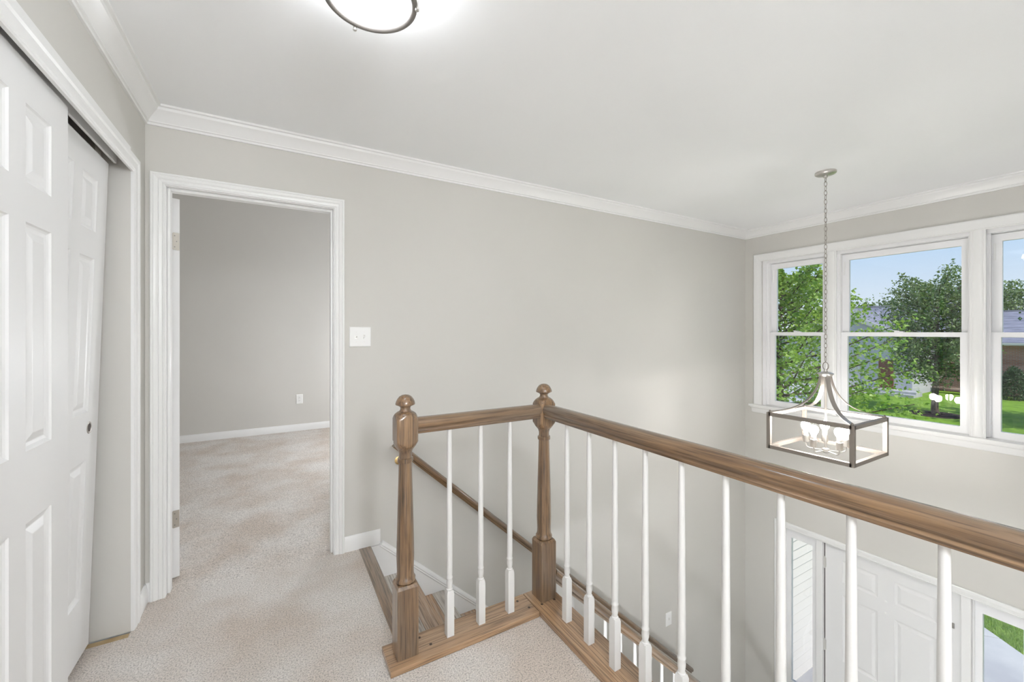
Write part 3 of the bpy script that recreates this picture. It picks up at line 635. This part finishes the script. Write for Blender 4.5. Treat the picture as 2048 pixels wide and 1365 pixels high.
bm = new(); lathe(bm, [(.14*math.sin(math.pi*q/16)+.0005, 1.04-.14*math.cos(math.pi*q/16)) for q in range(17)], 32); mk('globe', bm, 'fill_bed', t, (1.5, 4.7, 0), smooth=True)

# ------------------------------------------------------------------ lantern chandelier
CXc, CYc = 3.310, 1.377
t = thing('lantern_chandelier', 'open rectangular lantern chandelier with five lit bulbs hanging on a chain', 'chandelier', (CXc, CYc, .50))
o3 = (CXc, CYc, 0)
bm = new(); lathe(bm, [(.001, CE), (.062, CE), (.062, CE-.012), (.058, CE-.016), (.052, CE-.020), (.012, CE-.027), (.012, CE-.040), (.006, CE-.043), (.001, CE-.043)], 36); mk('canopy', bm, 'nickel', t, o3, smooth=True)
lk = new(); n = 14
for i in range(1): ring_torus(lk, (0, 0, 0), .0085, .0019, 16, 6, 1, 2.0, 'y')
bmesh.ops.recalc_face_normals(lk, faces=lk.faces)
for f in lk.faces: f.smooth = True
lkm = bpy.data.meshes.new('chain_link'); lk.to_mesh(lkm); lk.free(); lkm.materials.append(M['nickel_d'])
zc = CE-.052; i = 0
while zc > 1.122:
    o = obj('chain_link', lkm, t, (CXc, CYc, zc)); o.rotation_euler.z = R(55+90*(i % 2)+random.uniform(-8, 8)); zc -= .0312; i += 1
bm = new(); ring_torus(bm, (0, 0, 1.092), .026, .0028, 28, 8, 1, 1, 'y'); o = mk('loop_ring', bm, 'nickel_d', t, o3, smooth=True, ang=80); o.rotation_euler.z = R(60)
bm = new(); lathe(bm, [(.001, 1.069), (.008, 1.069), (.010, 1.060), (.012, 1.054), (.028, 1.051), (.045, 1.043), (.047, 1.036), (.040, 1.030), (.034, 1.020), (.001, 1.018)], 32); mk('cap', bm, 'nickel', t, o3, smooth=True)
bm = new(); tube(bm, [(0, 0, 1.02), (0, 0, .50)], .007, 10); mk('rod', bm, 'nickel', t, o3, smooth=True)
HXx, HYy, ZB, ZT, BW = .247, .245, .498, .754, .0125
def bar(x0, x1, y0, y1, z0, z1): mk('frame_bar', bx(x0, x1, y0, y1, z0, z1), 'bronze', t, o3, bevel=.0012)
for z in (ZB+BW, ZT-BW):
    for s in (-1, 1):
        bar(-HXx, HXx, s*HYy-BW, s*HYy+BW, z-BW, z+BW); bar(s*HXx-BW, s*HXx+BW, -HYy, HYy, z-BW, z+BW)
for sx_ in (-1, 1):
    for sy_ in (-1, 1):
        bar(sx_*HXx-BW, sx_*HXx+BW, sy_*HYy-BW, sy_*HYy+BW, ZB, ZT)
        cd = V((sx_*HXx, sy_*HYy, 0)); rr = cd.length; cd.normalize(); sd = V((-cd.y, cd.x, 0))
        P0, P1, P2_, P3 = (.030, 1.025), (.055, .855), (.165, .775), (rr-.004, ZT+.006)
        bm = new(); rings = []
        for q in range(15):
            u = q/14; f = [(1-u)**3, 3*u*(1-u)**2, 3*u*u*(1-u), u**3]
            r_ = sum(a*b[0] for a, b in zip(f, (P0, P1, P2_, P3))); z_ = sum(a*b[1] for a, b in zip(f, (P0, P1, P2_, P3)))
            g = [3*(1-u)**2, 6*u*(1-u), 3*u*u]
            dr = sum(a*(c2[0]-b[0]) for a, b, c2 in zip(g, (P0, P1, P2_), (P1, P2_, P3))); dz = sum(a*(c2[1]-b[1]) for a, b, c2 in zip(g, (P0, P1, P2_), (P1, P2_, P3)))
            ln = math.hypot(dr, dz); nr, nz = -dz/ln, dr/ln; c0 = cd*r_+V((0, 0, z_)); nn = cd*nr+V((0, 0, nz))
            rings.append([c0+sd*.0135+nn*.0025, c0-sd*.0135+nn*.0025, c0-sd*.0135-nn*.0025, c0+sd*.0135-nn*.0025])
        loft(bm, rings); mk('curved_arm', bm, 'nickel_d', t, o3, smooth=True, ang=40)
        bm = new(); lathe(bm, [(.008, ZT), (.008, ZT+.006), (.005, ZT+.009), (.005, ZT+.015), (.002, ZT+.017)], 10); mk('corner_nut', bm, 'bronze', t, (CXc+sx_*(HXx-.004), CYc+sy_*(HYy-.004), 0), smooth=True)
bm = new(); lathe(bm, [(.001, .488), (.012, .489), (.022, .497), (.024, .508), (.022, .518), (.010, .524), (.001, .525)], 20); mk('hub', bm, 'nickel', t, o3, smooth=True)
for i in range(5):
    a = R(25+72*i); ca, sa = math.cos(a), math.sin(a); rb = .118
    bm = new(); tube(bm, [(.018*ca, .018*sa, .505), (.06*ca, .06*sa, .503), (.095*ca, .095*sa, .503), (.112*ca, .112*sa, .510), (rb*ca, rb*sa, .528), (rb*ca, rb*sa, .545)], .0048, 8); la = mk('lamp_arm', bm, 'nickel', t, o3, smooth=True)
    ob = (CXc+rb*ca, CYc+rb*sa, 0)
    bm = new(); lathe(bm, [(.008, .538), (.019, .543), (.0195, .550), (.0195, .592), (.017, .594)], 18); mk('socket_cup', bm, 'nickel', t, ob, smooth=True)
    bm = new(); lathe(bm, [(.013, .590), (.0145, .594), (.0150, .612), (.0155, .628), (.013, .631)], 18); mk('bulb_neck', bm, 'socket', t, ob, smooth=True)
    bm = new(); lathe(bm, [(.0155, .6285), (.020, .635), (.0265, .648), (.0285, .660), (.0265, .673), (.019, .684), (.010, .689), (.001, .690)], 20); mk('bulb', bm, 'bulb', t, ob, smooth=True)

# ================================================================== outside
GZ = -2.95
struct('lawn', bx(4.9, 140, -60, 90, GZ-.2, GZ), 'lawn', 'mown green lawn seen through the windows', 'lawn')
def poly(name, pts, z0, z1, m, label, cat):
    bm = new(); loft(bm, [[V((x, y, z0)) for x, y in pts], [V((x, y, z1)) for x, y in pts]]); return struct(name, bm, m, label, cat)
w = thing('front_walk', 'pale concrete walk outside the right sidelight', 'walk', (6.5, 1, GZ), kind='structure')
edge = [(7.6, -1.2), (8.05, .3), (8.30, .95), (8.48, 1.30), (8.66, 1.53), (8.82, 1.75), (9.1, 2.0), (9.8, 2.4)]
def wslab(pts):
    bm = new(); loft(bm, [[V((x, y, GZ-.05)) for x, y in pts], [V((x, y, GZ+.05)) for x, y in pts]]); mk('paving_slab', bm, 'concrete', w, bevel=.006)
wslab([(4.72, -1.2), (7.6, -1.2), (8.05, .3), (8.30, .95), (8.48, 1.30), (8.655, 1.525), (7.655, 2.598), (4.72, 2.598)])
wslab([(8.662, 1.534), (8.82, 1.75), (9.1, 2.0), (9.8, 2.4), (9.8, 2.598), (7.668, 2.598)])
poly('driveway', [(16, 12.1), (37.4, 12.4), (37.4, 20), (16, 20)], GZ, GZ+.02, 'concrete', 'pale driveway left of the far lawn behind the leafy branches', 'driveway')
# garage wing with clapboards
g = thing('wall_garage', 'white clapboard garage wall seen through the left sidelight', 'wall', (5.7, 2.61, GZ), kind='structure')
mk('sheathing', bx(4.68, 6.9, 2.625, 2.70, GZ, -.35), 'siding', g)
zz = GZ+.06; CBH = .112
while zz < -.40:
    bm = new(); pr = [(0, 0), (-.036, 0), (-.036, .006), (-.006, CBH+.004), (0, CBH+.004)]
    extr(bm, pr, (4.68, 2.626, zz), (6.9, 2.626, zz), (0, 1, 0), (0, 0, 1)); mk('clapboard', bm, 'siding', g); zz += CBH
mk('roof_cap', bx(4.68, 7.0, 2.55, 4.8, -.36, -.30), 'roof', g)
mk('base_strip', bx(4.68, 6.9, 2.582, 2.63, GZ, GZ+.06), 'siding', g)
# grass blades by the walk
def blades(n, f):
    vs, fs = [], []
    for i in range(n):
        x, y = f(); a = random.uniform(0, 6.28); h2 = random.uniform(.05, .10); w2 = .004; lx, ly = random.gauss(0, .03), random.gauss(0, .03)
        k = len(vs); vs += [(x-w2*math.cos(a), y-w2*math.sin(a), GZ), (x+w2*math.cos(a), y+w2*math.sin(a), GZ), (x+lx, y+ly, GZ+h2)]; fs.append((k, k+1, k+2))
    return vs, fs
def fr():
    while True:
        x, y = random.uniform(8.05, 10.6), random.uniform(.3, 2.6)
        for (xa, ya), (xb, yb) in zip(edge, edge[1:]):
            if ya <= y < yb:
                if x > xa+(xb-xa)*(y-ya)/(yb-ya)+.02: return x, y
                break
vs, fs = blades(26000, fr); me = bpy.data.meshes.new('grass'); me.from_pydata(vs, [], fs); me.materials.append(M['blade'])
tag(obj('grass', me), 'short green grass blades beside the concrete walk', 'grass', kind='stuff')

# ------------------------------------------------------------------ trees
def leaves_mesh(name, P, D, size, m, kind='maple'):
    """P points, D approx. outward directions; one small folded leaf polygon at each"""
    n = len(P); ax = RNG.normal(size=(n, 3)); ax[:, 2] -= .3
    ax /= np.linalg.norm(ax, axis=1)[:, None]; nr = RNG.normal(size=(n, 3))*.55; nr[:, 2] += 1
    side = np.cross(ax, nr); side /= np.linalg.norm(side, axis=1)[:, None]+1e-9; nr = np.cross(side, ax)
    s = size*RNG.uniform(.65, 1.2, n)[:, None]
    if kind == 'maple': sh = [(0, 0), (.30, .12), (.62, .42), (.30, .52), (.0, 1.0), (-.30, .52), (-.62, .42), (-.30, .12)]
    else: sh = [(0, 0), (.30, .40), (.0, 1.0), (-.30, .40)]
    k = len(sh); vs = np.zeros((n, k, 3))
    for i, (a, b) in enumerate(sh): vs[:, i] = P+side*s*a+ax*s*b-nr*s*(abs(a)*.35+b*b*.15)
    me = bpy.data.meshes.new(name); me.from_pydata(vs.reshape(-1, 3).tolist(), [], np.arange(n*k).reshape(n, k).tolist()); me.materials.append(M[m]); return me
def tree(name, label, base, h, trunk_r, fork, cz, rad, nb, nl, size, m, kind='maple', group='trees outside', spread=.12, rise=.6, singles=0, part='foliage', stems=1, cone=None):
    t = thing(name, label, 'tree', base, group); bx_, by_, bz_ = base
    for s in range(stems):
        bm = new(); off = V((random.uniform(-.25, .25), random.uniform(-.25, .25), 0))*(stems > 1); ln = V((random.uniform(-.5, .5), random.uniform(-.5, .5), 0))*(stems > 1)
        tp = V((0, 0, h*.82))+ln; pts = [off*(1-u)+tp*u+V((math.sin(u*5)*.06, math.cos(u*4)*.06, 0))*(u > 0) for u in (0, .04, .1, .2, .35, .5, .7, 1)]
        tube(bm, pts, [trunk_r*x for x in (1.35, 1.1, 1., .95, .8, .62, .4, .12)], 10); mk('trunk', bm, 'bark', t, base, smooth=True)
    Pl = []; bmb = new()
    for i in range(nb):
        u = (i+.5)/nb; ph = i*2.399+random.uniform(-.3, .3)
        z0 = fork+(h*.80-fork)*(u**.9); zz2 = cz-h*.0
        rel = (z0-fork)/(h-fork); reach = rad*(cone(rel) if cone else math.sqrt(max(.05, 1-(rel*1.05-.35)**2*1.35)))*random.uniform(.75, 1.08)
        a = V((0, 0, z0)); ri = rise*(.35+rel)
        b = a+V((math.cos(ph)*reach, math.sin(ph)*reach, reach*ri)); b.z = min(b.z, h)
        mid = a.lerp(b, .5)+V((0, 0, -.06*reach))
        tube(bmb, [a, mid, b], [trunk_r*.28*(1-rel*.5), trunk_r*.15, .008], 5, False)
        q = int(nl/nb); uu = RNG.uniform(.22, 1.06, q)**.8
        pts = np.array(a)[None]*((1-uu)**2)[:, None]+np.array(mid)[None]*(2*uu*(1-uu))[:, None]+np.array(b)[None]*(uu**2)[:, None]
        sp = spread*reach*(1.25-.6*uu)[:, None]; ptl = RNG.normal(size=(max(4, q//18), 3))
        cl = ptl[RNG.integers(0, len(ptl), q)]*sp*1.15
        Pl.append(pts+cl+RNG.normal(size=(q, 3))*sp*.5)
    mk('branches', bmb, 'bark', t, base, smooth=True)
    P = np.concatenate(Pl)
    RNG.shuffle(P)
    if singles:
        vd = np.array([-bx_, -by_, 0.]); vd /= np.linalg.norm(vd); o_ = np.argsort(-(P@vd))[:singles]; P1 = P[o_]; P = np.delete(P, o_, 0)
        protos = [leaves_mesh('leaf', np.zeros((1, 3)), None, size, m, kind) for _ in range(12)]
        for i, p in enumerate(P1):
            o = obj('leaf', protos[i % 12], t, (bx_+p[0], by_+p[1], bz_+p[2])); o.rotation_euler.z = random.uniform(0, 6.28)
    f = obj('foliage', leaves_mesh('foliage', P, None, size, m, kind), t, base); f['kind'] = 'stuff'
    return t
tree('maple_tree', 'bright green leafy maple close outside the left window', (10.6, 5.35, GZ), 6.9, .12, 2.0, 3.5, 3.25, 60, 18500, .074, 'maple', 'maple', rise=.66, spread=.085, singles=250, stems=3, cone=lambda r: max(.10, 1-r*1.14)*(.82+.18*min(1, r*6)))
tree('lawn_tree', 'rounded dark green tree standing in a mulch ring on the lawn', (29.5, 7.37, GZ), 7.9, .14, 1.75, 4.5, 2.0, 70, 19000, .145, 'oakleaf', 'oak', rise=.55, spread=.12)
bm = new(); lathe(bm, [(1.05, 0), (1.0, .04), (.7, .06), (.30, .065), (.30, 0)], 40)
tag(mk('mulch_bed', bm, 'mulch', None, (29.5, 7.37, GZ), smooth=True), 'dark mulch ring around the lawn tree', 'mulch', kind='structure')
tree('yard_tree', 'broad green tree right of the lawn, shading the grass', (30.4, 1.2, GZ), 7.5, .2, 2.2, 4.5, 3.0, 40, 7000, .22, 'oakleaf', 'oak', rise=.5, spread=.15)
tree('background_tree', 'green tree rising behind the roof at the right window', (60, 11.0, GZ), 9.4, .25, 3, 5, 3.2, 40, 9000, .28, 'oakleaf', 'oak', rise=.5, spread=.16)
tree('background_tree', 'green tree behind the brick house at the right frame edge', (60, 3.2, GZ), 10.0, .25, 3, 5, 3.2, 40, 9000, .28, 'oakleaf', 'oak', rise=.5, spread=.16)
tree('background_tree', 'green treetop peeking over the ridge beside the lawn tree', (58, 18.0, GZ), 8.3, .25, 3, 5, 2.6, 30, 5000, .28, 'oakleaf', 'oak', rise=.5, spread=.16)
tree('background_tree', 'faint treetop over the ridge near the left end of the roof', (62, 25.0, GZ), 7.6, .25, 3, 5, 3.0, 30, 4000, .28, 'oakleaf', 'oak', rise=.5, spread=.16)
def shrub(label, base, rx, h, n, size, m):
    t = thing('shrub', label, 'shrub', base, 'shrubs by the brick house')
    bm = new(); tube(bm, [(0, 0, 0), (.02, 0, h*.5), (0, 0, h*.9)], [.05, .03, .01], 6); mk('stem', bm, 'bark', t, base)
    u = RNG.uniform(0, 1, n)**.8; a = RNG.uniform(0, 6.28, n); r = rx*np.sqrt(RNG.uniform(.35, 1, n))*(1-u**1.6)**.6*1.05
    P = np.stack([r*np.cos(a), r*np.sin(a), h*(u*.97+.03)], 1)+RNG.normal(size=(n, 3))*.05
    f = obj('foliage', leaves_mesh('foliage', P, None, size, m, 'oak'), t, base); f['kind'] = 'stuff'
shrub('dark cone shaped evergreen shrub against the brick wall', (40.3, 6.55, GZ), .75, 2.0, 5000, .12, 'yew')
shrub('light green leafy shrub left of the evergreen shrub', (40.3, 8.2, GZ), .45, 3.0, 2500, .13, 'maple')
shrub('tall leafy shrub right of the evergreen shrub', (40.3, 4.3, GZ), .7, 3.2, 3500, .13, 'oakleaf')

# ------------------------------------------------------------------ neighbouring house
H_ = thing('neighbour_house', 'grey roofed brick and siding house across the lawn', 'house', (42, 6, GZ))
mk('brick_wall', bx(42, 42.3, -9, 10.4, GZ, .5), 'brick', H_)
def roofprism(name, x0, xr, x1, y0, y1, ze, zr, th=.14):
    bm = new(); pr = [(x0, ze), (xr, zr), (x1, ze), (x1, ze+th), (xr, zr+th), (x0, ze+th)]
    loft(bm, [[V((x, y, z)) for x, z in pr] for y in (y0, y1)]); return mk(name, bm, 'roof', H_)
rf = roofprism('roof', 41.4, 47, 52.6, -9.4, 9.2, .50, 2.72)
mk('gutter', bx(41.28, 41.42, -9.4, 9.2, .44, .60), 'siding', rf, bevel=.02); mk('soffit', bx(41.4, 42.0, -9.4, 9.2, .42, .47), 'siding', rf)
mk('ridge_cap', bx(46.85, 47.15, -9.4, 9.2, 2.82, 2.92), 'asphalt', rf)
rf = roofprism('roof', 41.0, 47, 53, 8.6, 19.2, .85, 3.44)
mk('ridge_cap', bx(46.85, 47.15, 8.6, 19.2, 3.55, 3.66), 'asphalt', rf)
mk('side_wall', bx(42.1, 42.4, 8.8, 19, GZ, .9), 'siding2', H_)
bm = new(); pr = [(10.4, GZ), (19.0, GZ), (19.0, .75), (14.7, 2.85), (10.4, .75)]
loft(bm, [[V((37.0, y, z)) for y, z in pr], [V((42.2, y, z)) for y, z in pr]]); gw = mk('gable_wing', bm, 'siding2', H_)
for s in (-1, 1):
    bm = new(); pr = [(14.7, 2.90), (14.7+s*4.75, .58), (14.7+s*4.75, .76), (14.7, 3.10)]
    loft(bm, [[V((36.6, y, z)) for y, z in pr], [V((43.5, y, z)) for y, z in pr]]); rr_ = mk('wing_roof', bm, 'roof', H_)
    bm = new(); pr = [(14.7, 2.80), (14.7+s*4.85, .44), (14.7+s*4.85, .74), (14.7, 3.12)]
    loft(bm, [[V((36.52, y, z)) for y, z in pr], [V((36.62, y, z)) for y, z in pr]]); mk('rake_board', bm, 'siding', rr_)
mk('garage_door', bx(36.93, 37.0, 13.2, 17.9, GZ, -.75), 'siding', gw)
d = mk('house_door', bx(36.93, 37.0, 11.35, 12.15, -2.6, -.62), 'browndoor', gw)
for z0, z1 in ((-2.4, -1.7), (-1.5, -.8)): mk('door_panel', bx(36.91, 36.935, 11.47, 12.03, z0, z1), 'browndoor', d)
st = mk('porch_steps', bx(35.9, 37.0, 9.9, 12.3, GZ, -2.62), 'concrete', H_); mk('step', bx(35.5, 35.9, 9.9, 12.3, GZ, -2.78), 'concrete', st)
for y in (-3.5, 1.5):
    wf = mk('house_window', bx(41.94, 42.0, y-.6, y+.6, -1.9, -.3), 'siding', H_); mk('pane', bx(41.93, 41.95, y-.5, y+.5, -1.8, -.4), 'black', wf)
F_ = thing('picket_fence', 'brown wooden fence glimpsed through the maple branches', 'fence', (39, 20.5, GZ))
for i in range(18): mk('slat', bx(39, 39.03, 19.2+i*.17, 19.2+i*.17+.14, GZ, -.75), 'fence', F_)
for z in (-2.6, -1.1): mk('fence_rail', bx(39.03, 39.08, 19.2, 22.2, z, z+.09), 'fence', F_)
